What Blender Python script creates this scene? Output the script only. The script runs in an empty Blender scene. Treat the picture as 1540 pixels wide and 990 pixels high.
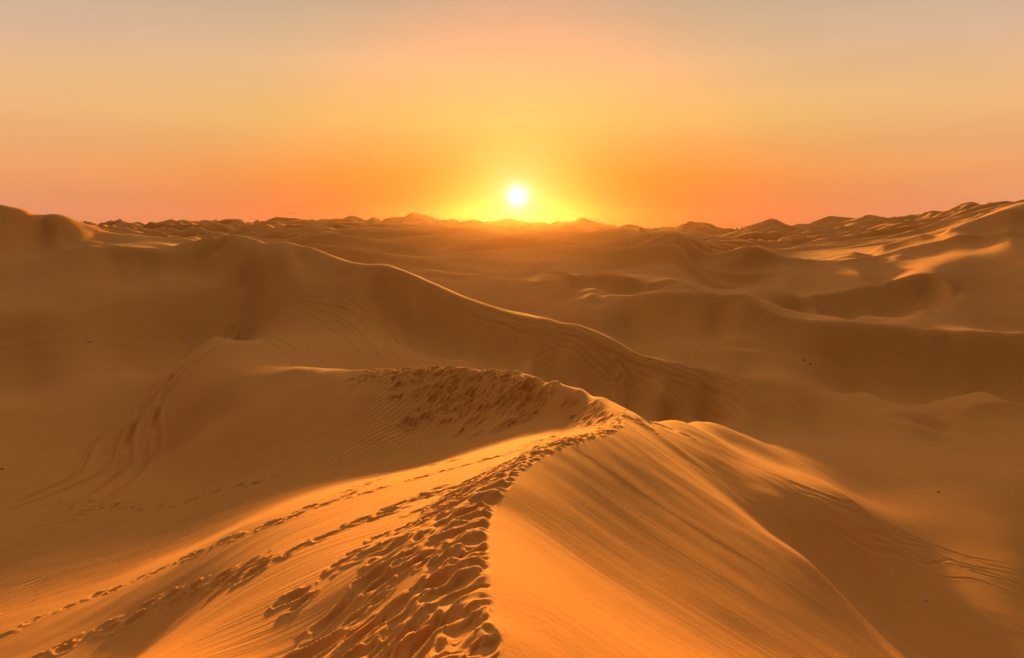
# Sunset over a sand sea, seen from the crest of a trampled dune.
import bpy, math
import numpy as np

C = bpy.context.scene.collection
rng = np.random.default_rng(11)

# ------------------------------------------------------------------ camera
F = 1100.0                       # focal length in photo pixels (photo 1540 x 990)
PITCH = math.atan((495 - 345) / F)
cam_d = bpy.data.cameras.new('camera')
cam = bpy.data.objects.new('camera', cam_d); C.objects.link(cam)
cam.location = (0, 0, 0)
cam.rotation_euler = (math.pi / 2 - PITCH, 0, 0)
cam_d.sensor_width = 36; cam_d.sensor_fit = 'HORIZONTAL'
cam_d.lens = F / 1540 * 36
cam_d.clip_start = 0.05; cam_d.clip_end = 40000
bpy.context.scene.camera = cam
CP, SP = math.cos(PITCH), math.sin(PITCH)

# ------------------------------------------------------------------ light
SUN_EL = math.atan((495 - 295) / F) - PITCH       # about 2.5 degrees
SUN_AZ = math.atan(8 / F)
SUN_DIR = (math.sin(SUN_AZ) * math.cos(SUN_EL), math.cos(SUN_AZ) * math.cos(SUN_EL), math.sin(SUN_EL))
sd = bpy.data.lights.new('sun', 'SUN')
sd.energy = 2.8; sd.angle = math.radians(4.5); sd.color = (1.0, 0.40, 0.06)
sun = bpy.data.objects.new('sun', sd); C.objects.link(sun)
from mathutils import Vector
sun.rotation_euler = Vector(SUN_DIR).to_track_quat('Z', 'Y').to_euler()

sc = bpy.context.scene
sc.view_settings.view_transform = 'Standard'; sc.view_settings.look = 'None'
sc.view_settings.gamma = 1.0; sc.view_settings.use_curve_mapping = False
EXPO = 2.3
sc.view_settings.exposure = EXPO
sc.cycles.max_bounces = 6; sc.cycles.diffuse_bounces = 2; sc.cycles.volume_bounces = 0
sc.cycles.use_denoising = True

def lin(c):
    return tuple(((v / 255) / 12.92 if v / 255 < 0.04045 else ((v / 255 + 0.055) / 1.055) ** 2.4) for v in c)

world = bpy.data.worlds.new('World'); sc.world = world
world.use_nodes = True
nt = world.node_tree; nt.nodes.clear()
N = nt.nodes.new; L = nt.links.new
def mth(op, a, b=None, clamp=False, tree=None):
    t = tree or nt
    n = t.nodes.new('ShaderNodeMath'); n.operation = op; n.use_clamp = clamp
    for i, v in enumerate((a, b)):
        if v is None: continue
        if isinstance(v, (int, float)): n.inputs[i].default_value = v
        else: t.links.new(v, n.inputs[i])
    return n.outputs[0]
geo = N('ShaderNodeNewGeometry')                   # direction of the sky (incoming points back at the viewer)
neg = N('ShaderNodeVectorMath'); neg.operation = 'SCALE'; neg.inputs[3].default_value = -1.0
L(geo.outputs['Incoming'], neg.inputs[0])
sep = N('ShaderNodeSeparateXYZ'); L(neg.outputs[0], sep.inputs[0])
dot = N('ShaderNodeVectorMath'); dot.operation = 'DOT_PRODUCT'; dot.inputs[1].default_value = SUN_DIR
L(neg.outputs[0], dot.inputs[0])
ang = mth('MULTIPLY', mth('ARCCOSINE', mth('MINIMUM', dot.outputs['Value'], 1.0)), 180 / math.pi)   # degrees off the sun
elev = mth('MULTIPLY', mth('ARCSINE', mth('MAXIMUM', mth('MINIMUM', sep.outputs['Z'], 1.0), -1.0)), 180 / math.pi)
def ramp(fac, lo, hi, stops, interp='B_SPLINE'):
    m = N('ShaderNodeMapRange'); m.inputs[1].default_value = lo; m.inputs[2].default_value = hi
    L(fac, m.inputs[0])
    r = N('ShaderNodeValToRGB'); r.color_ramp.interpolation = interp
    el = r.color_ramp.elements
    while len(el) > 1: el.remove(el[-1])
    for i, (p, c) in enumerate(stops):
        e = el[0] if i == 0 else el.new((p - lo) / (hi - lo))
        e.position = (p - lo) / (hi - lo); e.color = (*c, 1)
    L(m.outputs[0], r.inputs[0])
    return r.outputs[0]
# dusty air away from the sun, by elevation
far_sky = ramp(elev, -10, 90, [
    (-10, lin((205, 120, 75))), (-2, lin((220, 138, 92))), (1, lin((236, 158, 114))), (4, lin((245, 170, 114))),
    (9, lin((246, 190, 136))), (13, lin((222, 184, 158))), (17, lin((206, 176, 156))), (22, lin((196, 168, 152))), (28, lin((186, 166, 154))),
    (45, lin((216, 190, 166))), (90, lin((204, 178, 156)))], 'LINEAR')
near_sky = ramp(elev, -10, 90, [
    (-10, lin((235, 110, 8))), (-2, lin((236, 90, 0))), (1.5, lin((240, 112, 4))), (4, lin((244, 142, 18))),
    (8, lin((240, 192, 94))), (12, lin((240, 194, 126))), (17, lin((192, 174, 136))), (22, lin((176, 167, 148))), (28, lin((186, 167, 150))),
    (45, lin((216, 190, 166))), (90, lin((204, 178, 156)))], 'LINEAR')
mixf = mth('POWER', math.e, mth('MULTIPLY', mth('POWER', mth('DIVIDE', ang, 25.0), 2.0), -1.0))
mx = N('ShaderNodeMix'); mx.data_type = 'RGBA'
L(mixf, mx.inputs['Factor']); L(far_sky, mx.inputs['A']); L(near_sky, mx.inputs['B'])
# the sky dims towards the side away from the sun
back = N('ShaderNodeMapRange'); back.inputs[1].default_value = 54; back.inputs[2].default_value = 132
back.inputs[3].default_value = 1.0; back.inputs[4].default_value = 0.07; back.interpolation_type = 'SMOOTHSTEP'
L(ang, back.inputs[0])
# glow round the sun and the disc itself
def gauss(w, p=2.0):
    return mth('POWER', math.e, mth('MULTIPLY', mth('POWER', mth('DIVIDE', ang, w), p), -1.0))
def scaled(col, fac):
    v = N('ShaderNodeVectorMath'); v.operation = 'SCALE'
    if isinstance(col, tuple): v.inputs[0].default_value = col
    else: L(col, v.inputs[0])
    if isinstance(fac, (int, float)): v.inputs[3].default_value = fac
    else: L(fac, v.inputs[3])
    return v.outputs[0]
def add(a, b):
    v = N('ShaderNodeVectorMath'); v.operation = 'ADD'; L(a, v.inputs[0]); L(b, v.inputs[1]); return v.outputs[0]
sv = N('ShaderNodeMapping'); sv.inputs['Scale'].default_value = (2.2, 2.2, 17); sv.inputs['Rotation'].default_value = (0, .12, 0); L(neg.outputs[0], sv.inputs[0])
sn = N('ShaderNodeTexNoise'); sn.inputs['Scale'].default_value = 1.6; sn.inputs['Detail'].default_value = 5; sn.inputs['Distortion'].default_value = .6; L(sv.outputs[0], sn.inputs['Vector'])
dust = mth('ADD', mth('MULTIPLY', sn.outputs['Fac'], .14), .93)
base = scaled(mx.outputs['Result'], mth('MULTIPLY', back.outputs[0], dust))
base = add(base, scaled((.9, .03, .0), gauss(11.0, 2.0)))       # the aureole: far brighter in red than the film can show
glow = add(scaled((0.0, 0.05, 0.06), gauss(8.0, 1.5)), scaled((0.15, 0.16, 0.25), gauss(1.8, 1.3)))
disc = scaled((4.5, 3.6, 2.6), gauss(0.5, 1.5))
grad = scaled(add(add(base, glow), disc), 1 / 2 ** EXPO)
bg1 = N('ShaderNodeBackground'); L(grad, bg1.inputs[0]); bg1.inputs[1].default_value = 0.94
sky = N('ShaderNodeTexSky'); sky.sky_type = 'NISHITA'; sky.sun_disc = False
sky.sun_elevation = SUN_EL; sky.sun_rotation = SUN_AZ
sky.dust_density = 4.0; sky.ozone_density = 0.4; sky.altitude = 900
bg2 = N('ShaderNodeBackground'); L(sky.outputs[0], bg2.inputs[0]); bg2.inputs[1].default_value = 0.0
ads = N('ShaderNodeAddShader'); L(bg1.outputs[0], ads.inputs[0]); L(bg2.outputs[0], ads.inputs[1])
out = N('ShaderNodeOutputWorld'); L(ads.outputs[0], out.inputs[0])

# ------------------------------------------------------------------ survey: image position + distance -> point on the ground
def tv(py):
    v = (495 - py) / F
    return (-SP + v * CP) / (CP + v * SP), CP + v * SP
def near_far(Y):                    # the middle distance is nearer than it first looks
    return 120 + (Y - 120) * .6 if 120 < Y < 460 else Y
def P(px, py, Y):
    Y = near_far(Y)
    t, dy = tv(py)
    return ((px - 770) / F / dy * Y, Y, t * Y)
def Z(px, Y, z):                    # hidden ground: column, distance, height
    z = z * near_far(Y) / Y; Y = near_far(Y)
    v = math.tan(math.atan2(z, Y) + PITCH)
    return ((px - 770) / F / (CP + v * SP) * Y, Y, z)

# crests: list of points, tent slope a, reach l, softness e
CREST = {}
CREST['near'] = (0.42, 2.4, .035, [(.25, -14, -2.0), (.15, -5, -1.5), (.0, -1, -1.46), (-.06, .9, -1.50),
    P(738, 990, 2.62), P(728, 920, 3.15), P(722, 860, 3.8), P(724, 800, 4.85), P(733, 765, 5.7), P(750, 740, 6.25), P(800, 692, 7.95),
    P(860, 665, 9.8), P(910, 653, 11.8), P(934, 641, 13.9), P(938, 630, 15.8)])
CREST['arc'] = (0.26, 2.2, .07, [P(938, 630, 15.8), P(920, 612, 17.8), P(870, 585, 21.2), P(800, 565, 25.2), P(740, 556, 28.5),
    P(660, 551, 32.0), P(570, 555, 35.0), P(510, 553.5, 37.0), P(450, 551, 42)])
CREST['m1'] = (0.24, 9, .35, [P(402, 366.5, 117), P(432, 364.5, 114), P(466, 371, 110), P(490, 383, 105), P(520, 395, 100), P(548, 398.5, 96), P(578, 401, 92), P(611, 410, 91), P(652, 429, 89), P(689, 445.5, 87),
    P(736, 462, 84), P(787, 476, 80.5), P(865, 488, 76.5), P(922, 513, 72.5), P(956, 532, 71), P(1020, 547, 70), P(1087, 560, 69),
    P(1138, 572, 67), P(1176, 585, 65), P(1191, 597, 63.5)])
CREST['l3'] = (0.26, 9, .5, [P(442, 407, 97.5), P(419, 385, 104), P(400, 368, 113), P(382, 359, 124), P(355, 352.6, 130),
    P(321, 355, 135), P(287, 363, 140), P(243, 375, 150)])
CREST['l5'] = (0.12, 9, 1.6, [P(-120, 470, 80), P(0, 474, 84), P(68, 472, 86), P(125, 467, 89), P(169, 459, 93), P(236, 445, 98),
    P(304, 434, 102), P(371, 425, 105)])
CREST['l1'] = (0.2, 14, .6, [P(-130, 300, 165), P(0, 309, 170), P(47, 321.5, 175), P(96, 325.6, 180), P(118, 334, 185), P(145, 342.5, 190),
    P(165, 349, 195), P(236, 356, 205), P(290, 362, 215)])
CREST['l2'] = (0.22, 9, .5, [P(137, 370.5, 140), P(179, 371, 137), P(209, 374.6, 135), P(236, 379, 132), P(270, 381, 130),
    P(304, 378, 128), P(331, 377, 127)])
CREST['m2'] = (0.27, 10, .3, [P(645, 417, 160), P(669, 412, 165), P(716, 412, 165), P(747, 417, 155), P(804, 423.6, 145), P(833, 422, 140),
    P(858, 439, 127), P(892, 441, 119)])
CREST['m3'] = (0.32, 9, .25, [P(835, 420, 158), P(855, 413, 160), P(905, 410, 160), P(936, 413, 160), P(973, 425, 155), P(1003, 436, 150)])
CREST['m4'] = (0.30, 9, .35, [P(892, 441, 117), P(939, 445.5, 110), P(973, 439, 108), P(1020, 438, 107), P(1071, 440, 106), P(1121, 446, 104),
    P(1148, 464, 101), P(1189, 479, 99), P(1236, 483, 98), P(1290, 485, 98), P(1358, 491, 97), P(1459, 499, 96), P(1540, 501, 96), P(1720, 508, 97)])
CREST['spur'] = (0.20, 5, .6, [P(1121, 446, 104), P(1118, 476, 98), P(1120, 495, 95), P(1114, 523, 88)])
CREST['r3'] = (0.38, 10, .25, [P(1142, 446, 165), P(1189, 444.5, 170), P(1256, 440, 180), P(1307, 429, 185), P(1358, 417, 188), P(1402, 411, 190),
    P(1418, 421, 183), P(1434, 432, 175), P(1459, 449, 160), P(1500, 469, 145), P(1540, 489, 130), P(1600, 520, 118)])
CREST['r2'] = (0.26, 16, .5, [P(1640, 335, 300), P(1540, 349, 315), P(1418, 361, 325), P(1344, 378, 338), P(1277, 394, 310)])
CREST['r1'] = (0.2, 25, 1.0, [P(1700, 325, 360), P(1600, 318, 360), P(1523, 314, 360), P(1490, 322, 365), P(1452, 334, 370), P(1392, 351, 378),
    P(1324, 369.5, 380), P(1256, 392, 380)])
CREST['r5'] = (0.32, 12, .4, [P(1040, 408, 300), P(1074, 398, 300), P(1121, 388, 300), P(1155, 385, 302), P(1202, 388, 302), P(1229, 391.5, 300),
    P(1253, 398, 296)])
CREST['small'] = (0.24, 5, .35, [P(1380, 638, 60), P(1421, 634, 61), P(1456, 612, 63), P(1495, 605, 64), P(1540, 609, 64), P(1640, 625, 64)])
CREST['hook'] = (0.36, 2.2, .04, CREST['near'][3] + CREST['arc'][3][1:])
# fall line below the hook of the near crest
CREST['edge'] = (0.07, 1.5, .10, [P(941, 633, 15.9), P(990, 655, 16.3), P(1040, 690, 16.2), P(1100, 740, 15.4), P(1170, 808, 14.4),
    P(1250, 880, 13.6), P(1380, 990, 12.5), (9.2, 11.0, -8.6)])

# other surveyed ground
PT = [
 # left flank of the near dune
 P(600, 990, 3.2), P(450, 990, 4.5), P(200, 990, 8.3), P(0, 990, 11.6), P(-200, 990, 14.5), P(560, 850, 5.4), P(400, 850, 7.8), P(200, 900, 11.5),
 P(640, 780, 6.9), P(520, 780, 9.0), P(350, 800, 12.4), P(700, 730, 8.9), P(620, 725, 11.6), P(520, 735, 14.0), P(760, 690, 11.2), P(700, 690, 14.5),
 P(830, 664, 12.6), P(800, 660, 17), P(870, 655, 14.6), P(650, 690, 21.5), P(500, 730, 19.5), P(300, 815, 16.9), P(0, 948, 13.4), P(150, 884, 14.8), P(60, 880, 17.6),
 # bowl
 P(620, 645, 27.0), P(750, 640, 22.5), P(700, 600, 27.5), P(800, 640, 20.6), P(800, 610, 23.2), P(835, 645, 19.2), P(835, 620, 21.0),
 P(868, 640, 18.2), P(868, 618, 19.9), P(903, 640, 16.6), P(903, 625, 17.9), P(560, 600, 30), P(500, 650, 27.5),
 P(400, 700, 25.5), P(300, 750, 23.5), P(150, 800, 22.5), P(0, 850, 20.8), P(-150, 900, 20), P(300, 700, 29), P(150, 745, 29.5),
 # light ridge and hollow left of the bowl, hump
 P(530, 562, 35.2), P(478, 579, 34.2), P(400, 620, 32.4), P(300, 675, 31.3), P(400, 590, 37), P(450, 572, 37.2), P(350, 590, 38.2), P(330, 620, 36.5),
 P(390, 545, 47.5), P(345, 537, 54), P(325, 550, 50), P(300, 600, 40), P(255, 680, 36), P(215, 695, 38), P(245, 620, 46), P(290, 550, 56),
 # ground behind the arc
 Z(450, 46, -8.9), Z(520, 44, -9.4), Z(600, 42, -10.0), Z(700, 38, -10.0), Z(800, 32, -9.0), Z(880, 27, -8.6), Z(930, 24.5, -7.6), P(1005, 632, 23.5), P(1040, 635, 29.5), P(1090, 645, 34), P(1005, 643, 20.5), Z(700, 52, -12.0), Z(900, 45, -13.2),
 Z(1000, 36, -11.8), Z(1000, 45, -14.2),
 # shoulder right of the hook
 P(1100, 668, 27), P(1170, 698, 28), P(965, 629, 18.6), P(1060, 637, 33), P(1120, 655, 35), P(1190, 688, 35), P(1000, 645, 18.8), P(1050, 665, 19.6),
 P(1100, 690, 20), P(1150, 715, 19.2), P(1060, 684, 17.9), P(1120, 730, 17.1), P(1180, 770, 16.3), P(1220, 740, 20.5), P(1250, 770, 19.2), P(1280, 750, 26),
 # valley to the right
 P(1200, 640, 58), P(1130, 648, 56.5), P(1160, 668, 46), P(1250, 690, 46), P(1300, 745, 37), P(1250, 810, 17.5), P(1330, 850, 20), P(1274, 699, 45), P(1400, 708, 43.5), P(1540, 720, 43),
 P(1400, 770, 34.5), P(1540, 800, 33), P(1540, 850, 28.5), P(1400, 850, 27), P(1400, 900, 20), P(1540, 990, 20), P(1700, 990, 23), P(1650, 850, 33), P(1500, 690, 50), P(1380, 670, 53),
 P(1300, 640, 60), P(1230, 620, 63.5), P(1300, 590, 74), P(1480, 590, 73), P(1420, 600, 70),
 # face of the middle dune
 P(1190, 616, 61), P(1160, 628, 60), P(1130, 640, 57.5), P(1050, 630, 59), P(1000, 590, 64), P(1080, 595, 65.3), P(940, 612, 58), P(930, 560, 68.3), P(850, 585, 60.5), P(850, 540, 70.7), P(800, 540, 69.5), P(700, 542, 67),
 P(760, 505, 77), P(700, 500, 80), P(640, 540, 66), P(600, 520, 71), P(560, 480, 81), P(620, 460, 84.5), P(500, 470, 83), P(430, 510, 70), P(480, 530, 59), P(400, 460, 91), P(440, 440, 90), P(520, 430, 94),
 P(330, 508, 79),
 # behind the middle dune
 Z(560, 118, -9.5), Z(640, 112, -12.5), Z(700, 110, -13.0), Z(760, 104, -13.6), Z(840, 96, -14.0), Z(900, 86, -13.6), Z(960, 80, -14.6), Z(1040, 76, -15.0), Z(1110, 74, -15.6),
 # left dunes
 P(0, 600, 60), P(100, 580, 63), P(200, 560, 70), P(50, 680, 44), P(150, 640, 50), P(0, 760, 33.5), P(-100, 640, 48), 
 P(100, 355, 170), P(40, 365, 158), P(0, 380, 140), P(170, 402, 124), P(150, 428, 106), P(68, 396, 119), P(0, 403, 116), P(220, 396, 128), P(300, 400, 121), P(0, 440, 99), P(-120, 420, 110), P(90, 450, 97),
 P(250, 420, 108), P(380, 395, 106), P(330, 400, 115), P(60, 345, 172), P(150, 362, 183), P(240, 366, 160), P(330, 368, 131),
 Z(300, 175, -6), Z(360, 160, -7), Z(60, 230, -4), Z(200, 240, -8), Z(430, 125, -6.2), P(480, 401, 100), P(520, 413, 93), P(450, 385, 106), Z(480, 190, -12),
 # middle distance
 P(700, 440, 135), P(760, 450, 126), P(820, 470, 108), P(900, 490, 97), P(850, 455, 117), P(899, 456, 111), P(780, 432, 138), P(920, 434, 152), P(880, 428, 154), Z(720, 190, -13), Z(900, 190, -13),
 P(905, 464, 104), P(871, 474, 101), P(824, 482, 98), P(1000, 500, 95), P(950, 480, 103), P(1050, 530, 84.5), P(1020, 470, 102.3), P(1080, 490, 99.3), P(1000, 525, 86),
 
 P(1160, 455, 114), P(1200, 470, 108), P(1230, 477, 104), Z(1080, 120, -12.5), Z(980, 122, -12.6), P(1236, 474, 112), Z(1300, 108, -14.2), Z(1400, 106, -14.6), Z(1500, 105, -15),
 P(1434, 436, 170), P(1220, 462, 148), P(1300, 475, 137), P(1450, 480, 130), P(1380, 467, 150),
 Z(1200, 185, -17), Z(1320, 205, -16.5), P(1480, 425, 200), P(1540, 440, 172), P(1520, 385, 236), P(1450, 400, 224), P(1450, 375, 292), P(1350, 394, 292), P(1300, 415, 208), P(1180, 438, 190), P(1240, 425, 215),
 P(1620, 400, 200), P(1350, 386, 308), P(1520, 360, 285), Z(1300, 380, -14), Z(1420, 380, -7), P(1130, 425, 235), P(1060, 430, 210), P(1200, 410, 245), Z(1140, 340, -17), P(1500, 345, 340), P(1600, 345, 335),
 # behind and beside the viewer
 (-10, 0, -6.4), (-10, -15, -6.8), (6, 3, -5.4), (6, -3, -5.2), (12, 3, -9.4), (12, -12, -9.2), (0, -40, -5), (-50, 0, -13), (-60, 35, -13), (50, 0, -15), (60, 30, -16), (0, -110, -12), (-90, -80, -13), (90, -80, -14), (-3, 0, -2.7), (-3, 4, -3.0), (-3, -6, -2.8),
 (2.2, 1.5, -2.9), (2.2, -4, -2.9),
]
for r_, n_, z_ in ((330, 10, -14.5), (620, 14, -6), (1000, 16, 0), (1500, 16, 0)):
    for k in range(n_):
        a_ = 2 * math.pi * k / n_
        d_ = (a_ + math.pi) % (2 * math.pi) - math.pi
        if r_ == 330 and abs(d_) < .75: continue
        PT.append((r_ * math.sin(a_), r_ * math.cos(a_), z_))
for px_ in (480, 560, 640, 720, 800, 880, 960, 1030):
    k_ = (px_ * 7 % 13) / 13 - .5
    PT += [P(px_, 405 + 2 * k_, 225), P(px_, 396 + 3 * k_, 250), P(px_, 384, 300), P(px_, 374, 370)]
for px_, Y_, z_ in ((1020, 420, -12), (400, 300, -13), (300, 330, -12)):
    PT.append(Z(px_, Y_, z_))

FACES = []
def catmull(p, per):
    p = np.asarray(p, float)
    q = np.vstack([2 * p[0] - p[1], p, 2 * p[-1] - p[-2]])
    o = []
    for i in range(1, len(q) - 2):
        t = np.linspace(0, 1, per, endpoint=False)[:, None]
        a, b, c, d = q[i - 1], q[i], q[i + 1], q[i + 2]
        o.append(.5 * (2 * b + (c - a) * t + (2 * a - 5 * b + 4 * c - d) * t * t + (3 * b - a - 3 * c + d) * t ** 3))
    o.append(q[-2][None]); return np.vstack(o)

LINES = {k: (a, l, e, catmull(p, 5)) for k, (a, l, e, p) in CREST.items()}

def poly_dist(x, y, line, want_side=False):
    """distance to a polyline, 1-d arrays; optional arc position"""
    best = np.full(x.shape, 1e18); pos = np.zeros(x.shape); side = np.zeros(x.shape)
    s0 = 0.0
    for i in range(len(line) - 1):
        ax, ay = line[i, 0], line[i, 1]; bx, by = line[i + 1, 0] - ax, line[i + 1, 1] - ay
        ll = bx * bx + by * by
        if ll < 1e-12: continue
        t = np.clip(((x - ax) * bx + (y - ay) * by) / ll, 0, 1)
        dx = x - ax - t * bx; dy = y - ay - t * by
        d = dx * dx + dy * dy
        m = d < best
        best = np.where(m, d, best)
        if want_side:
            pos = np.where(m, s0 + t * math.sqrt(ll), pos)
            side = np.where(m, np.sign(bx * dy - by * dx), side)
        s0 += math.sqrt(ll)
    return (np.sqrt(best), pos, side) if want_side else np.sqrt(best)

def crease(x, y):
    """sharp crests: a tent along every crest that dies away sideways"""
    h = np.zeros(x.shape)
    for k, (a, l, e, ln) in LINES.items():
        if k in ('near', 'arc'): continue
        m = 6 * l
        w = (x > ln[:, 0].min() - m) & (x < ln[:, 0].max() + m) & (y > ln[:, 1].min() - m) & (y < ln[:, 1].max() + m)
        if not w.any(): continue
        d = poly_dist(x[w], y[w], ln)
        total = float(np.sum(np.hypot(np.diff(ln[:, 0]), np.diff(ln[:, 1]))))
        e1 = np.hypot(x[w] - ln[-1, 0], y[w] - ln[-1, 1])
        e0 = np.hypot(x[w] - ln[0, 0], y[w] - ln[0, 1]) if k != 'hook' else 1e9
        fade = np.clip(np.minimum(e0, e1) / (0.2 * total) + (.2 if k != 'hook' else 0), 0, 1)
        d = np.sqrt(d * d + e * e) - e
        h[w] += fade * a * l * np.exp(-d / l)
    return h

def warp(x, y):
    r = np.hypot(x, y) + 1e-9
    q = np.log1p(r / 3.0) / r
    return x * q, y * q, 1.0 / (r + 3.0)

ctrl = [np.asarray(PT)]
def face(name, i0, i1, prof, step=3):
    ln = LINES[name][3]; ln = ln[int(i0 * (len(ln) - 1)):int(i1 * (len(ln) - 1)) + 1]
    for i in range(1, len(ln) - 1, step):
        tg = ln[i + 1] - ln[i - 1]; q = math.hypot(tg[0], tg[1]); nx, ny = tg[1] / q, -tg[0] / q
        if ny > 0: nx, ny = -nx, -ny
        for d, drop in prof:
            k = 1.0
            ctrl.append(np.array([[ln[i, 0] + nx * d, ln[i, 1] + ny * d, ln[i, 2] - drop * k]]))
face('m4', .60, 1.0, ((4.5, 3.0), (9, 5.6), (15, 7.4)))
face('r3', .0, .46, ((6, 3.6), (11, 5.4)))
face('m3', .1, .9, ((4, 2.2),))
face('m1', .36, .86, ((4, 2.1), (8, 3.9)))
face('l5', .0, .92, ((7, 2.3), (14, 4.4), (21, 5.2)), 4)
# the slip face: ruled down the fall line from the crest
nl = LINES['near'][3]
for yy in (2.2, 3.4, 4.8, 6.2, 7.6, 9.0, 10.4, 11.8, 13.2):
    i = int(np.argmin(abs(nl[:, 1] - yy))); tg = nl[min(i + 2, len(nl) - 1)] - nl[i - 2]; q = math.hypot(tg[0], tg[1])
    for d in (.8, 2.0, 3.4) + ((4.6,) if yy < 10 else ()):
        c_ = np.array([[nl[i, 0] + d * tg[1] / q, nl[i, 1] - d * tg[0] / q, nl[i, 2] - .62 * d]])
        if poly_dist(c_[:, 0], c_[:, 1], LINES['edge'][3])[0] > 1.1: ctrl.append(c_)
for k, (a, l, e, p) in CREST.items():
    ctrl.append(catmull(p, 2))
ctrl = np.vstack(ctrl)
cx, cy, cs = warp(ctrl[:, 0], ctrl[:, 1])
rhs = (ctrl[:, 2] - crease(ctrl[:, 0], ctrl[:, 1])) * cs
# merge points that sit on top of each other
keep = []
for i in range(len(cx)):
    if all((cx[i] - cx[j]) ** 2 + (cy[i] - cy[j]) ** 2 > 0.0004 ** 2 for j in keep): keep.append(i)
cx, cy, rhs = cx[keep], cy[keep], rhs[keep]
n = len(cx)
def phi(d2): return 0.5 * d2 * np.log(d2 + 1e-12)
K = phi((cx[:, None] - cx[None]) ** 2 + (cy[:, None] - cy[None]) ** 2)
K[np.arange(n), np.arange(n)] += 4e-4
A = np.zeros((n + 3, n + 3)); A[:n, :n] = K
A[:n, n] = 1; A[:n, n + 1] = cx; A[:n, n + 2] = cy; A[n, :n] = 1; A[n + 1, :n] = cx; A[n + 2, :n] = cy
sol = np.linalg.solve(A, np.concatenate([rhs, [0, 0, 0]]))
def tps(x, y):
    qx, qy, s = warp(x, y)
    o = np.empty(x.shape)
    for i in range(0, len(x), 20000):
        j = slice(i, i + 20000)
        o[j] = phi((qx[j, None] - cx[None]) ** 2 + (qy[j, None] - cy[None]) ** 2) @ sol[:n] + sol[n] + sol[n + 1] * qx[j] + sol[n + 2] * qy[j]
    return o / s

# ------------------------------------------------------------------ noise
def hash2(ix, iy, seed):
    h = (ix.astype(np.int64) * 374761393 + iy.astype(np.int64) * 668265263 + seed * 974634721) & 0xffffffff
    h = ((h ^ (h >> 13)) * 1274126177) & 0xffffffff
    return (h ^ (h >> 16)) & 0xffff
def noise(x, y, seed=0):
    ix, iy = np.floor(x), np.floor(y); fx, fy = x - ix, y - iy
    def g(dx, dy):
        a = hash2(ix + dx, iy + dy, seed) * (2 * math.pi / 65536)
        return np.cos(a) * (fx - dx) + np.sin(a) * (fy - dy)
    u = fx ** 3 * (fx * (fx * 6 - 15) + 10); v = fy ** 3 * (fy * (fy * 6 - 15) + 10)
    a, b, c, d = g(0, 0), g(1, 0), g(0, 1), g(1, 1)
    return 1.4 * ((a * (1 - u) + b * u) * (1 - v) + (c * (1 - u) + d * u) * v)
def sst(x, a, b):
    t = np.clip((x - a) / (b - a), 0, 1); return t * t * (3 - 2 * t)

def ridge(x, y, seed):
    n1 = noise(x, y, seed)
    return 1 - np.sqrt(n1 * n1 + 0.003) * 2.2

PEAKS = [(618, 333, 2100, 60), (710, 329.5, 1900, 34), (760, 333, 2300, 30), (825, 331, 1700, 34), (880, 331, 2100, 50), (970, 331, 1800, 36), (1060, 331, 2200, 50), (1150, 331, 1800, 42),
         (1255, 331, 2000, 50), (1325, 330, 1650, 38), (1390, 336, 2000, 50), (520, 337, 2300, 60), (420, 340, 1800, 50), (350, 341.5, 2300, 50), (270, 341, 1700, 30), (200, 343, 2000, 40), (1450, 336, 1700, 60), (1520, 338, 2100, 70)]
def far_field(x, y, r):
    wx = x + 60 * noise(x / 260, y / 260, 5); wy = y + 60 * noise(x / 260 + 9, y / 260, 6)
    az = np.degrees(np.arctan2(x, y))
    clear = 1 - sst(az, 17, 21) * (1 - .7 * sst(r, 400, 600))
    clear *= 1 - (1 - sst(az, -19, -15)) * (1 - sst(r, 260, 420))
    e1 = sst(r, 150, 270) * clear
    e2 = sst(r, 300, 620) * clear
    h = 12 * e1 * ridge(wx / 110, wy / 50, 21) + 4.5 * e1 * ridge(wx / 46 + 3, wy / 21, 22)
    h += 8.5 * e2 * ridge(wx / 125 + 4, wy / 56, 23) + 2.2 * e2 * ridge(wx / 44 + 7, wy / 22, 24)
    h -= 8.5 * e1 + 4.5 * e2
    # the chain of high dunes along the skyline
    for px, py, Y, w in PEAKS:
        px_, py_, pz = P(px, py, Y * .45)
        wm = w / F * Y * .45
        dx = (x - px_) / wm; dy = (y - py_) / (wm * 1.6)
        d = dx * dx + dy * dy
        h += np.maximum(0, pz + 2) * np.exp(-1.15 * d ** .7)
    return h

# ------------------------------------------------------------------ the grid: rings round the viewer, dense in front
TH = np.radians(42)
theta = np.concatenate([np.linspace(-TH, TH, 880), np.linspace(TH, 2 * math.pi - TH, 62)[1:-1]])
segs = [(0.15, 1.35, .12), (1.35, 12, .0040), (12, 19, .0052), (19, 38, .0028), (38, 55, .0044), (55, 95, .0032), (95, 420, .0088), (420, 1250, .0075), (1250, 1450, .02)]
rad = []
for a, b, s in segs:
    k = max(2, int(round(math.log(b / a) / s)))
    rad += list(a * np.exp(np.linspace(0, math.log(b / a), k, endpoint=False)))
rad = np.array(rad + [1450.0])
NR, NT = len(rad), len(theta)
X = rad[:, None] * np.sin(theta)[None]; Y = rad[:, None] * np.cos(theta)[None]

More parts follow.
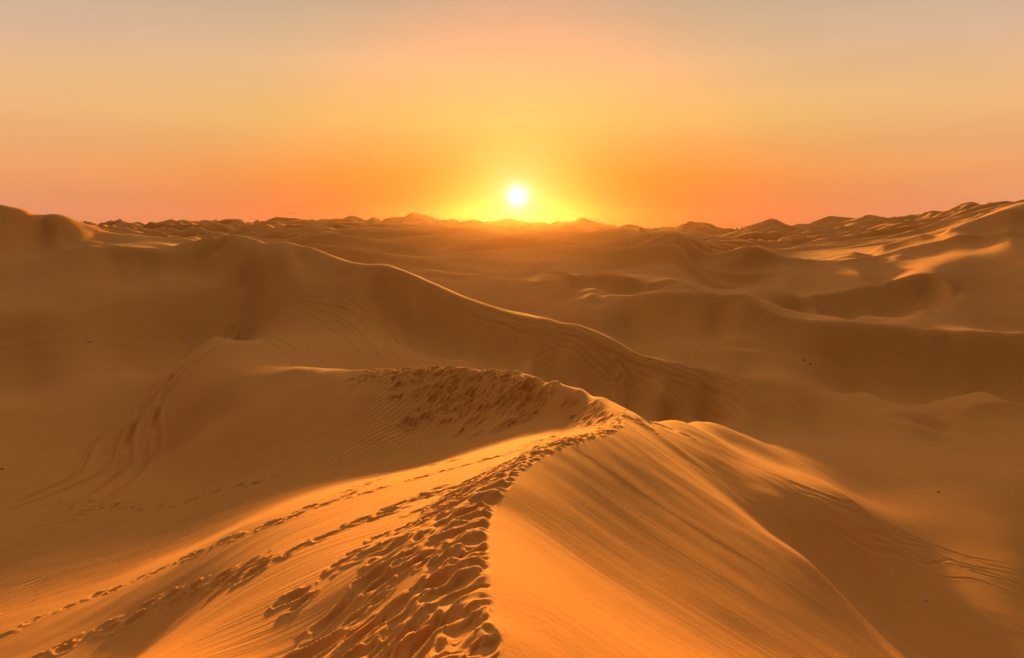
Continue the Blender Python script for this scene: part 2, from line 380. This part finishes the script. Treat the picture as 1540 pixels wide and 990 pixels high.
def sub_idx(nn, st):
    i = list(range(0, nn, st))
    if i[-1] != nn - 1: i.append(nn - 1)
    return np.array(i)
ri, ti = sub_idx(NR, 4), np.concatenate([sub_idx(880, 4), np.arange(880, NT)])
Xs, Ys = X[np.ix_(ri, ti)], Y[np.ix_(ri, ti)]
Bs = tps(Xs.ravel(), Ys.ravel()).reshape(Xs.shape)
def cubic_up(B, idx, full):
    """Catmull-Rom along axis 0"""
    pos = np.interp(np.arange(full), idx, np.arange(len(idx)))
    i = np.clip(pos.astype(int), 0, len(idx) - 2); t = (pos - i)[:, None]
    g = lambda k: B[np.clip(i + k, 0, len(idx) - 1)]
    a, b, c, d = g(-1), g(0), g(1), g(2)
    return .5 * (2 * b + (c - a) * t + (2 * a - 5 * b + 4 * c - d) * t * t + (3 * b - a - 3 * c + d) * t ** 3)
Bu = cubic_up(Bs, ri, NR)
Hh = cubic_up(np.ascontiguousarray(Bu.T), ti, NT).T
R2 = np.repeat(rad[:, None], NT, 1)
Hh = Hh + crease(X.ravel(), Y.ravel()).reshape(X.shape)
m = R2 > 145
Hh[m] += far_field(X[m], Y[m], R2[m])
# gentle unevenness of wind-laid sand
m = (R2 > 8) & (R2 < 500)
am = sst(R2[m], 10, 60)
Hh[m] += .06 * am * noise(X[m] / 17, Y[m] / 12, 31) + .05 * sst(R2[m], 8, 30) * noise(X[m] / 5, Y[m] / 4, 32)
m = R2 < 40
Hh[m] += .012 * noise(X[m] / .9, Y[m] / .7, 33) * (1 - sst(R2[m], 25, 40))

# ------------------------------------------------------------------ looking up the ground
def ground(x, y):
    r = np.hypot(x, y); th = np.arctan2(x, y)
    fi = np.interp(np.log(r), np.log(rad), np.arange(NR)); fj = np.interp(th, theta[:880], np.arange(880))
    i = np.clip(fi.astype(int), 0, NR - 2); j = np.clip(fj.astype(int), 0, 878); a = fi - i; b = fj - j
    return (Hh[i, j] * (1 - a) + Hh[i + 1, j] * a) * (1 - b) + (Hh[i, j + 1] * (1 - a) + Hh[i + 1, j + 1] * a) * b
def pick(px, py):
    """the ground point seen in photo pixel px, py"""
    t, dy = tv(py); Yv = np.exp(np.linspace(math.log(1.5), math.log(420), 1600))
    xv = (px - 770) / F / dy * Yv
    g = ground(xv, Yv) > t * Yv
    k = int(np.argmax(g)) if g.any() else len(Yv) - 1
    return float(xv[k]), float(Yv[k])

STAMP = np.zeros((NR, NT), np.int32)          # which part owns a cell
PARTS = [None]                                # (name, dune index is found later)
DET = np.zeros((NR, NT))
def window(x, y, rr):
    r = math.hypot(x, y); th = math.atan2(x, y); da = rr / max(r, .3)
    i0, i1 = np.searchsorted(rad, [max(.2, r - rr), r + rr]); j0, j1 = np.searchsorted(theta[:880], [th - da, th + da])
    return slice(i0, i1 + 1), slice(j0, j1 + 1)
def footprint(x, y, rot, ln, wd, dep, own=True):
    w = window(x, y, ln * 2.2)
    xx, yy = X[w] - x, Y[w] - y
    if xx.size < 6: return
    u = (xx * math.cos(rot) + yy * math.sin(rot)) / ln; v = (-xx * math.sin(rot) + yy * math.cos(rot)) / wd
    # a waisted outline, a trodden floor and a pushed-up rim
    sh = rng.uniform(-.25, .25)
    v = v * (1 + .18 * np.cos(u * 3.0)) + sh * u
    wob = 1 + .35 * noise(xx / ln * 1.3 + x * 7, yy / ln * 1.3 + y * 7, 3)
    d = np.sqrt(u * u + v * v) * wob
    pit = -dep * (1 - sst(d, .35, 1.05)) * (1 + .25 * u)
    rim = dep * .42 * np.exp(-((d - 1.25) / .24) ** 2) * (.7 + .5 * np.clip(-u * .5 + v * .3 + .3, 0, 1))
    if 1.2 < y < 14:            # nothing is trodden on the slip face itself
        lee = 1 - sst(X[w] - XC(Y[w]), .0, .07)
        pit = pit * lee; rim = rim * lee
    cur = DET[w]
    DET[w] = np.where(pit < -0.002, np.minimum(cur, pit * .8 + cur * .35), cur * (1 - .3 * (d < 1.5)) + rim)
    if own:
        c = (d < .95)
        if c.sum() >= 4:
            PARTS.append(('footprint', x, y)); STAMP[w] = np.where(c, len(PARTS) - 1, STAMP[w])

def along(line, s):
    seg = np.hypot(np.diff(line[:, 0]), np.diff(line[:, 1])); cum = np.concatenate([[0], np.cumsum(seg)])
    x = np.interp(s, cum, line[:, 0]); y = np.interp(s, cum, line[:, 1])
    i = min(np.searchsorted(cum, s, 'right') - 1, len(seg) - 1)
    dx, dy = (line[i + 1, :2] - line[i, :2]) / max(seg[i], 1e-9)
    return x, y, dx, dy, cum[-1]

near = LINES['near'][3]; near = near[near[:, 1] > 1.2]
L0 = along(near, 0)[4]
prints = []
def crest_prints(k, smin, smax, spread, size, bias=.0):
    for _ in range(k):
        s = smin + (smax - smin) * rng.random() ** 1.15
        x, y, dx, dy, _t = along(near, s)
        off = abs(rng.normal(0, spread(y))) + bias - .05
        prints.append((x - dy * off, y + dx * off, math.atan2(-dx * .55, dy) + rng.normal(0, .75), size * rng.uniform(.55, 1.5)))
XC = lambda yy: np.interp(yy, near[:, 1], near[:, 0])
crest_prints(270, .2, L0 * .55, lambda y: .42 + .03 * y, .135)
crest_prints(120, L0 * .45, L0, lambda y: .35 + .02 * y, .14)
# notches trodden into the crest edge
s = .25
while s < L0 * .86:
    x, y, dx, dy, _t = along(near, s)
    prints.append((x - dy * .08 + rng.normal(0, .04), y + dx * .08, math.atan2(-dx * .3, dy) + rng.normal(0, .5), rng.uniform(.09, .20)))
    s += rng.uniform(.18, .62) * (1 + s * .06)
# deep scoops in the foreground
for px, py, sz in ((560, 945, .30), (500, 930, .24), (600, 905, .26), (470, 985, .3), (640, 960, .27), (560, 870, .22), (690, 900, .24), (520, 845, .2), (600, 815, .2), (660, 850, .22), (440, 900, .2)):
    x, y = pick(px, py); prints.append((x, y, rng.normal(.35, .4), sz * .72))
# two looser trails on the flank
def trail(pts, step, size, jit, rot_off=0.0):
    w = np.array([pick(*p) for p in pts]); w = catmull(np.c_[w, np.zeros(len(w))], 6)
    tot = along(w, 0)[4]; s = 0; side = 1
    while s < tot:
        x, y, dx, dy, _t = along(w, s)
        side = -side
        prints.append((x - dy * .09 * side + rng.normal(0, jit), y + dx * .09 * side + rng.normal(0, jit), math.atan2(dy, dx) + rot_off + rng.normal(0, .15), size * rng.uniform(.85, 1.15)))
        s += step * rng.uniform(.8, 1.2)
trail([(5, 955), (120, 905), (230, 862), (330, 818), (430, 782), (520, 745), (600, 712), (690, 692)], .62, .17, .03)
trail([(60, 985), (160, 945), (250, 905), (330, 873), (400, 850), (470, 815), (530, 790), (600, 762), (660, 735)], .36, .19, .05)
trail([(470, 760), (540, 745), (620, 722), (700, 700), (770, 680), (840, 655)], .5, .16, .06)
trail([(946, 628.5), (960, 636), (975, 645), (992, 655)], .5, .15, .03)
trail([(958, 629.5), (985, 637), (1015, 648), (1040, 658)], .62, .15, .03)
trail([(80, 757), (115, 762), (150, 764), (215, 766), (265, 760), (310, 745), (340, 735), (385, 728), (425, 714)], .75, .17, .05)
trail([(120, 757), (160, 761), (190, 763)], .8, .17, .1)
# the trodden far arc
arc = LINES['arc'][3]; La = along(arc, 0)[4]
for _ in range(330):
    s = La * (.20 + .52 * rng.random() ** .9)
    x, y, dx, dy, _t = along(arc, s)
    k = 1 - abs(s / La - .42) * 1.5
    off = abs(rng.normal(0, 1.15 * max(.12, k))) + (.35 if s < .36 * La else -.02)
    prints.append((x - dy * off * 1.0, y + dx * off, rng.uniform(-1.2, 1.2), .24 * rng.uniform(.7, 1.5)))
for _ in range(75):
    px = 850 + 85 * rng.random() ; py = 590 + rng.random() * 55
    if py < 575 + (px - 830) * .42: continue
    if py < 598 + (px - 850) * .42: continue
    x, y = pick(px, py); prints.append((x, y, rng.uniform(-.7, .7), .15 * rng.uniform(.7, 1.1)))
kept = []
for p in sorted(prints, key=lambda q: -q[3] + .02 * rng.random()):
    if all((p[0] - q[0]) ** 2 + (p[1] - q[1]) ** 2 > (.55 * (p[3] + q[3])) ** 2 for q in kept): kept.append(p)
kept.sort(key=lambda p: math.hypot(p[0], p[1]))
for n_p, (x, y, rot, sz) in enumerate(kept):
    footprint(x, y, rot, sz, sz * rng.uniform(.5, .92), sz * rng.uniform(.22, .40) * (1.5 if y > 19 else 1), own=n_p < 298)
print('prints', len(kept))

# ------------------------------------------------------------------ tyre tracks
def rut(pts, wid, dep, name='tyre_track'):
    w = np.array([pick(*p) for p in pts]); w = catmull(np.c_[w, np.zeros(len(w))], 8)
    return w
def stamp_rut(w, off, wid, dep, owner):
    # offset copy of the path
    d = np.gradient(w[:, :2], axis=0); d /= np.linalg.norm(d, axis=1)[:, None] + 1e-9
    l = w.copy(); l[:, 0] += d[:, 1] * off; l[:, 1] -= d[:, 0] * off
    mg = wid * 3
    r = np.hypot(l[:, 0], l[:, 1]); th = np.arctan2(l[:, 0], l[:, 1])
    i0, i1 = np.searchsorted(rad, [r.min() - mg, r.max() + mg]); j0, j1 = np.searchsorted(theta[:880], [th.min() - mg / r.min(), th.max() + mg / r.min()])
    sl = (slice(i0, i1 + 1), slice(j0, j1 + 1))
    xx, yy = X[sl], Y[sl]
    dist, pos, _s = poly_dist(xx.ravel(), yy.ravel(), l, True)
    dist = dist.reshape(xx.shape); pos = pos.reshape(xx.shape)
    tot = pos.max()
    f = np.clip(np.minimum(pos, tot - pos) / (.1 * tot + .1), 0, 1)
    q = dist / wid
    DET[sl] += f * dep * (-np.exp(-(q * 1.6) ** 2) + .45 * np.exp(-((q - 1.25) * 2.2) ** 2))
    STAMP[sl] = np.where((q < .75) & (f > .05) & (STAMP[sl] == 0), owner, STAMP[sl])
def tyre_pair(pts, gauge=1.5, wid=.26, dep=.10):
    dep *= .9
    w = np.array([pick(*p) for p in pts]); w = catmull(np.c_[w, np.zeros(len(w))], 8)
    for o in (-gauge / 2, gauge / 2):
        PARTS.append(('tyre_track', w[len(w) // 2, 0], w[len(w) // 2, 1]))
        stamp_rut(w, o, wid, dep, len(PARTS) - 1)
# sweep over the face of the middle dune
tyre_pair([(395, 482), (430, 460), (470, 452), (505, 455), (540, 470), (575, 497), (600, 520), (618, 545)])
tyre_pair([(380, 495), (420, 470), (465, 460), (500, 468), (535, 488), (565, 515), (585, 545)])
tyre_pair([(490, 450), (525, 455), (565, 478), (600, 507), (635, 545)])
tyre_pair([(440, 468), (480, 475), (515, 500), (545, 525), (560, 545)], dep=.08)
tyre_pair([(360, 515), (395, 510), (425, 522), (447, 543)], gauge=1.2, dep=.07)
# down to the valley on the left
tyre_pair([(400, 478), (350, 505), (310, 528), (275, 556), (245, 590), (220, 630), (200, 680), (185, 712)], dep=.2)
tyre_pair([(410, 468), (340, 498), (290, 530), (255, 560), (230, 600), (215, 650), (213, 690), (195, 712), (140, 752), (60, 800), (-10, 845)], dep=.19)
tyre_pair([(180, 640), (155, 670), (135, 712), (100, 730), (40, 755), (-10, 765)], dep=.18)
# middle dune, right half
tyre_pair([(660, 450), (720, 470), (780, 492), (840, 512), (890, 540), (920, 570), (932, 600), (930, 618)], dep=.12)
tyre_pair([(700, 462), (770, 486), (840, 505), (890, 528), (925, 556), (945, 590), (945, 615)], dep=.12)
tyre_pair([(840, 495), (900, 515), (950, 540), (1000, 560), (1050, 585), (1090, 612), (1106, 630)], dep=.1)
tyre_pair([(880, 502), (930, 525), (985, 550), (1040, 567), (1090, 590), (1120, 615), (1128, 632)], dep=.1)
tyre_pair([(975, 545), (1030, 562), (1085, 580), (1125, 605), (1140, 630)], dep=.1)
tyre_pair([(940, 530), (985, 565), (1025, 595), (1042, 622)], dep=.08)
tyre_pair([(790, 548), (830, 535), (860, 522)], dep=.07)
# long tracks down the right slope
tyre_pair([(1150, 708), (1220, 745), (1300, 785), (1400, 830), (1480, 858), (1560, 880)], gauge=1.35, wid=.13, dep=.028)
tyre_pair([(1190, 738), (1250, 770), (1340, 815), (1440, 860), (1560, 905)], gauge=1.3, wid=.13, dep=.028)
tyre_pair([(1180, 728), (1260, 765), (1360, 808), (1460, 845), (1560, 872)], gauge=1.1, wid=.13, dep=.028)
Hh += DET

# ------------------------------------------------------------------ dunes own the cells nearest their features
OWN = {
 'near': ('sand_dune', 'nearest dune, its lit crest and left flank trodden by footprints', [LINES['near'][3], LINES['arc'][3], LINES['edge'][3],
          np.array([P(530, 562, 36.), P(400, 620, 32.4), P(300, 675, 31.3)]), np.array([P(390, 545, 41), P(345, 536, 44)]), np.array([P(0, 945, 13.9), P(500, 730, 19.5), P(650, 690, 21.5)]), np.array([(-10, 0, 0.), (-10, -15, 0)]), np.array([(6, 3, 0.), (6, -8, 0)]), np.array([P(400, 700, 25.5), P(150, 800, 22.5), P(0, 850, 20.8)])]),
 'm1': ('sand_dune', 'long middle dune whose shaded face is swept by curving tyre tracks', [LINES['m1'][3], np.array([P(500, 470, 83), P(700, 500, 78), P(930, 560, 66), P(1100, 610, 63)])]),
 'left': ('sand_dune', 'broad soft dune at left with a rounded peak in front of the far dunes', [LINES['l3'][3], LINES['l5'][3], np.array([P(0, 440, 99), P(250, 420, 108)])]),
 'l2': ('sand_dune', 'low dune with a dark hollow face below the tall dune at the left edge', [LINES['l2'][3]]),
 'l1': ('sand_dune', 'tall dune running down from the left edge of the picture to the skyline', [LINES['l1'][3]]),
 'm2': ('sand_dune', 'pale concave dune just behind the crest of the long middle dune', [LINES['m2'][3]]),
 'm3': ('sand_dune', 'small brown dune below the sun with a dark front face', [LINES['m3'][3]]),
 'm4': ('sand_dune', 'wide dune at right with the darkest shaded hollow under its crest', [LINES['m4'][3], LINES['spur'][3], np.array([P(1180, 530, 87.5), P(1500, 540, 88)])]),
 'r3': ('sand_dune', 'sharp peaked dune at right with a long dark slip face', [LINES['r3'][3]]),
 'r1': ('sand_dune', 'highest long dune rising to the right edge of the skyline', [LINES['r1'][3], LINES['r2'][3]]),
 'r5': ('sand_dune', 'rounded dune with a shaded front in the right middle distance', [LINES['r5'][3]]),
 'small': ('sand_dune', 'low dark mound at the right edge above the tyre tracks', [LINES['small'][3]]),
 'vl': ('sand_valley', 'sandy valley floor at left crossed by tyre tracks', [np.array([P(-100, 640, 48), P(50, 680, 42), P(150, 640, 47), P(245, 600, 50)]), np.array([P(0, 760, 32.5), P(150, 735, 31.5)])]),
 'vr': ('sand_valley', 'sandy valley floor at right with long straight tyre tracks', [np.array([P(1130, 655, 50), P(1250, 690, 46), P(1540, 720, 43)]), np.array([P(1180, 735, 26), P(1400, 830, 29.), P(1540, 880, 26)]), np.array([P(1230, 620, 63), P(1300, 640, 60)])]),
 'far': ('dune_field', 'far sea of hazy dunes along the horizon under the sun', []),
}
keys = list(OWN)
cqx, cqy, _ = warp(Xs, Ys)
bestd = np.full(Xs.shape, 1e9); own_s = np.zeros(Xs.shape, int)
for k, key in enumerate(keys):
    for ln in OWN[key][2]:
        lx, ly, _ = warp(np.asarray(ln)[:, 0], np.asarray(ln)[:, 1])
        d = poly_dist(cqx.ravel(), cqy.ravel(), np.c_[lx, ly]).reshape(Xs.shape)
        m = d < bestd; bestd[m] = d[m]; own_s[m] = k
rs = np.hypot(Xs, Ys)
own_s[(rs > 190) & (bestd > .12)] = keys.index('far')
own_s[rs > 400] = keys.index('far')
own_s[(rs > 60) & (Ys < 0)] = keys.index('far')
ii = np.clip(np.searchsorted(ri, np.arange(NR), 'right') - 1, 0, len(ri) - 1); jj = np.clip(np.searchsorted(ti, np.arange(NT), 'right') - 1, 0, len(ti) - 1)
OWNER = own_s[np.ix_(ii, jj)]

# normals of the whole sheet, so that the patches join without a seam
V = np.stack([X, Y, Hh], -1)
du = np.roll(V, -1, 1) - np.roll(V, 1, 1)
dv = np.empty_like(V); dv[1:-1] = V[2:] - V[:-2]; dv[0] = V[1] - V[0]; dv[-1] = V[-1] - V[-2]
NM = np.cross(du, dv); NM /= np.linalg.norm(NM, axis=-1)[..., None] + 1e-12
NM[NM[..., 2] < 0] *= -1
V = V.reshape(-1, 3); NM = NM.reshape(-1, 3)
a = np.arange(NR - 1)[:, None] * NT + np.arange(NT)[None]
b = np.arange(NR - 1)[:, None] * NT + (np.arange(NT)[None] + 1) % NT
QUADS = np.stack([a, b, b + NT, a + NT], -1).reshape(-1, 4)
f_own = OWNER[:-1].ravel(); f_part = STAMP[:-1].ravel()

# masks that steer fine relief only: wind ripples, flow streaks on the slip face, flank streaks
rip = np.zeros(V.shape[0]); Xr, Yr = X.ravel(), Y.ravel(); Rr = R2.ravel()
def blob(cx_, cy_, rx, ry): return np.exp(-(((Xr - cx_) / rx) ** 2 + ((Yr - cy_) / ry) ** 2))
lit_line = np.array([P(-60, 985, 12.5), P(0, 950, 13.6), P(300, 822, 16.6), P(500, 738, 19), P(650, 692, 21.5), P(850, 645, 21)])
dl, pl, sl_ = poly_dist(Xr, Yr, lit_line, True)
inb = (sl_ > 0) * sst(dl, 0, 1.2)
ba, pa, sa_ = poly_dist(Xr, Yr, arc, True)
rip = inb * (1 - sst(dl, 10, 20)) * (Rr < 60) * (Yr > 2) * (sa_ > 0) * sst(ba, .3, 1.5)
rip *= .55 + .45 * np.clip(noise(Xr / 3.5, Yr / 3.5, 41) + .5, 0, 1)
dn, pn, sn_ = poly_dist(Xr, Yr, LINES['near'][3], True)
slip = (sn_ < 0) * sst(dn, .05, .5) * (1 - sst(dn, 8, 11)) * (Rr < 30)
flank = (sn_ > 0) * sst(dn, .3, 1.2) * (1 - sst(dn, 5.5, 8)) * (Rr < 22) * (1 - inb)

# ------------------------------------------------------------------ sand
def sand_material():
    mt = bpy.data.materials.new('sand'); mt.use_nodes = True
    t = mt.node_tree; n_ = t.nodes; l_ = t.links
    bs = n_['Principled BSDF']; bs.inputs['Roughness'].default_value = .95
    bs.inputs['Specular IOR Level'].default_value = .12
    tc = n_.new('ShaderNodeTexCoord')
    def mp(scale, rot=0.0):
        k = n_.new('ShaderNodeMapping'); k.inputs['Scale'].default_value = scale; k.inputs['Rotation'].default_value = (0, 0, rot)
        l_.new(tc.outputs['Object'], k.inputs[0]); return k.outputs[0]
    def nz(vec, scale, det=3, rough=.55, dist=0.0):
        k = n_.new('ShaderNodeTexNoise'); k.inputs['Scale'].default_value = scale; k.inputs['Detail'].default_value = det
        k.inputs['Roughness'].default_value = rough; k.inputs['Distortion'].default_value = dist
        l_.new(vec, k.inputs['Vector']); return k.outputs['Fac']
    def M(op, a, b=None): return mth(op, a, b, tree=t)
    def at(nm):
        k = n_.new('ShaderNodeAttribute'); k.attribute_name = nm; return k.outputs['Fac']
    # colour: the sand itself, with faint broad drifts of darker, coarser grain and speckle
    big = nz(mp((1, 1, 1)), .05, 4); mid = nz(mp((1, 1, 1)), 1.3, 5); grain = nz(mp((1, 1, 1)), 420, 2, .7)
    f = M('ADD', M('ADD', M('MULTIPLY', big, .5), M('MULTIPLY', mid, .25)), M('MULTIPLY', grain, .25))
    cr = n_.new('ShaderNodeValToRGB'); e = cr.color_ramp.elements
    e[0].position = .3; e[0].color = (.57, .250, .054, 1); e[1].position = .7; e[1].color = (.70, .328, .080, 1)
    l_.new(f, cr.inputs[0]); l_.new(cr.outputs[0], bs.inputs['Base Color'])
    # relief: wind ripples in the hollow
    rv = mp((1, 1, 1), .5)
    warpn = n_.new('ShaderNodeTexNoise'); warpn.inputs['Scale'].default_value = .55; warpn.inputs['Detail'].default_value = 3
    l_.new(tc.outputs['Object'], warpn.inputs['Vector'])
    off = n_.new('ShaderNodeVectorMath'); off.operation = 'MULTIPLY_ADD'; off.inputs[1].default_value = (.9, .9, 0); l_.new(warpn.outputs['Color'], off.inputs[0]); l_.new(rv, off.inputs[2])
    wv = n_.new('ShaderNodeTexWave'); wv.wave_type = 'BANDS'; wv.bands_direction = 'X'; wv.inputs['Scale'].default_value = 1.15
    wv.inputs['Distortion'].default_value = 1.6; wv.inputs['Detail'].default_value = 2; wv.inputs['Detail Scale'].default_value = 1.4
    l_.new(off.outputs[0], wv.inputs['Vector'])
    h1 = M('MULTIPLY', M('MULTIPLY', wv.outputs['Fac'], at('ripple')), .046)
    # sand flow streaks down the slip face, wind streaks across the flank
    s1 = nz(mp((.16, 3.2, .16), .05), 1.6, 4, .55, .25)
    h2 = M('MULTIPLY', M('MULTIPLY', s1, at('slip')), .008)
    s2 = nz(mp((.35, 6.0, .35), .62), 1.7, 4, .6)
    h3 = M('MULTIPLY', M('MULTIPLY', s2, at('flank')), .02)
    h4 = M('MULTIPLY', grain, .0006)
    h5 = M('MULTIPLY', nz(mp((1, 1, 1)), 22, 4, .6), .0035)
    hh = M('ADD', M('ADD', M('ADD', h1, h2), M('ADD', h3, h4)), h5)
    bp = n_.new('ShaderNodeBump'); bp.inputs['Strength'].default_value = 1.0; bp.inputs['Distance'].default_value = 1.0
    l_.new(hh, bp.inputs['Height']); l_.new(bp.outputs[0], bs.inputs['Normal'])
    return mt
SAND = sand_material()

def patch(name, faces):
    vid, inv = np.unique(faces.ravel(), return_inverse=True)
    me = bpy.data.meshes.new(name)
    me.vertices.add(len(vid)); me.vertices.foreach_set('co', V[vid].astype(np.float32).ravel())
    me.loops.add(len(inv)); me.loops.foreach_set('vertex_index', inv.astype(np.int32))
    me.polygons.add(len(faces)); me.polygons.foreach_set('loop_start', np.arange(0, 4 * len(faces), 4, dtype=np.int32))
    me.update(calc_edges=True)
    me.polygons.foreach_set('use_smooth', np.ones(len(faces), bool))
    me.normals_split_custom_set_from_vertices(NM[vid])
    for nm, arr in (('ripple', rip), ('slip', slip), ('flank', flank)):
        at = me.attributes.new(nm, 'FLOAT', 'POINT'); at.data.foreach_set('value', arr[vid].astype(np.float32))
    me.materials.append(SAND)
    o = bpy.data.objects.new(name, me); C.objects.link(o); return o

roots = {}
for k, key in enumerate(keys):
    nm, lb, _ = OWN[key]
    m = (f_own == k) & (f_part == 0)
    if not m.any(): continue
    o = patch(nm, QUADS[m]); o['kind'] = 'structure'; o['label'] = lb
    roots[k] = o
ordp = np.argsort(f_part, kind='stable'); ordp = ordp[f_part[ordp] > 0]
ids, start = np.unique(f_part[ordp], return_index=True)
for i, pid in enumerate(ids):
    fs = ordp[start[i]: start[i + 1] if i + 1 < len(ids) else None]
    k = int(np.bincount(f_own[fs]).argmax())
    o = patch(PARTS[pid][0], QUADS[fs]); o.parent = roots[k]

# ------------------------------------------------------------------ the few stones and scraps lying on the sand
import bmesh
def flat_mat(name, c1, c2):
    mt = bpy.data.materials.new(name); mt.use_nodes = True; t = mt.node_tree
    k = t.nodes.new('ShaderNodeTexNoise'); k.inputs['Scale'].default_value = 14; k.inputs['Detail'].default_value = 5
    r = t.nodes.new('ShaderNodeValToRGB'); r.color_ramp.elements[0].position = .35; r.color_ramp.elements[1].position = .65
    r.color_ramp.elements[0].color = (*c1, 1); r.color_ramp.elements[1].color = (*c2, 1)
    t.links.new(k.outputs['Fac'], r.inputs[0]); b_ = t.nodes['Principled BSDF']; t.links.new(r.outputs[0], b_.inputs['Base Color'])
    b_.inputs['Roughness'].default_value = .85
    return mt
PALE = flat_mat('pale_stone', (.62, .36, .17), (.80, .52, .28)); DARK = flat_mat('dark_scrub', (.20, .095, .034), (.30, .145, .055))
def lump(name, px, py, size, mat, label, cat, flat=.6, seed=1):
    x, y = pick(px, py); z = float(ground(np.array([x]), np.array([y]))[0])
    bm = bmesh.new(); bmesh.ops.create_icosphere(bm, subdivisions=3, radius=1.0)
    for v in bm.verts:
        p = np.array(v.co); n1 = float(noise(np.array([p[0] * 1.3 + seed * 3.7]), np.array([p[1] * 1.3 + p[2]]), seed)[0]) + .5 * float(noise(np.array([p[0] * 3 + seed]), np.array([p[1] * 3 - 2 * p[2]]), seed + 1)[0])
        k = 1 + .45 * n1
        v.co.x *= k * size; v.co.y *= k * size * .75; v.co.z *= k * size * flat
    me = bpy.data.meshes.new(name); bm.to_mesh(me); bm.free(); me.materials.append(mat)
    o = bpy.data.objects.new(name, me); C.objects.link(o)
    o.location = (x, y, z + size * flat * .55); o.rotation_euler = (0, 0, seed * 1.1)
    o['label'] = label; o['category'] = cat
lump('stone', 134, 515, .20, PALE, 'pale stone alone on the shaded face of the broad left dune', 'stone', .4, 1)
lump('stone', 157, 626, .10, PALE, 'tiny pale stone beside the tyre tracks in the left valley', 'stone', .6, 2)
lump('stone', 862, 627, .075, PALE, 'small pale stone among footprints just inside the bend of the crest', 'stone', .6, 3)
lump('stone', 1392, 904, .06, PALE, 'small pale stone on the lower right slope under the tyre tracks', 'stone', .6, 4)
lump('dry_tuft', 1411, 741, .07, DARK, 'dark dry tuft on bare sand at right, above the tyre tracks', 'dry tuft', .55, 5)
lump('dry_tuft', 1208.5, 543.5, .14, DARK, 'upper left dark tuft of two in the dark hollow at right', 'dry tuft', .7, 6)
lump('dry_tuft', 1218.5, 548, .125, DARK, 'lower right dark tuft of two in the dark hollow at right', 'dry tuft', .7, 7)
lump('dry_tuft', 3, 706, .09, DARK, 'dark dry tuft at the left edge of the valley floor', 'dry tuft', .5, 8)

# ------------------------------------------------------------------ haze: dusty air over the whole place
import bmesh
if True:
    top = float(V[:, 2].max()) + 3.0; bot = float(V[:, 2].min()) - 1.0
    bm = bmesh.new(); bmesh.ops.create_cube(bm, size=1.0)
    for v in bm.verts:
        v.co.x *= 2960; v.co.y *= 2960; v.co.z = bot if v.co.z < 0 else top
    me = bpy.data.meshes.new('haze'); bm.to_mesh(me); bm.free()
    hz = bpy.data.objects.new('haze', me); C.objects.link(hz); hz['kind'] = 'stuff'; hz['label'] = 'thin warm dust haze hanging over the dunes'
    mt = bpy.data.materials.new('haze'); mt.use_nodes = True; t = mt.node_tree; t.nodes.clear()
    pv = t.nodes.new('ShaderNodeVolumePrincipled'); pv.inputs['Color'].default_value = (.95, .60, .36, 1)
    pv.inputs['Density'].default_value = 2.1e-5; pv.inputs['Anisotropy'].default_value = .9
    ou = t.nodes.new('ShaderNodeOutputMaterial'); t.links.new(pv.outputs[0], ou.inputs['Volume'])
    me.materials.append(mt)
print('verts', len(V), 'tris', 2 * len(QUADS), 'parts', len(ids), 'zmax', V[:, 2].max(), 'zmin', V[:, 2].min())
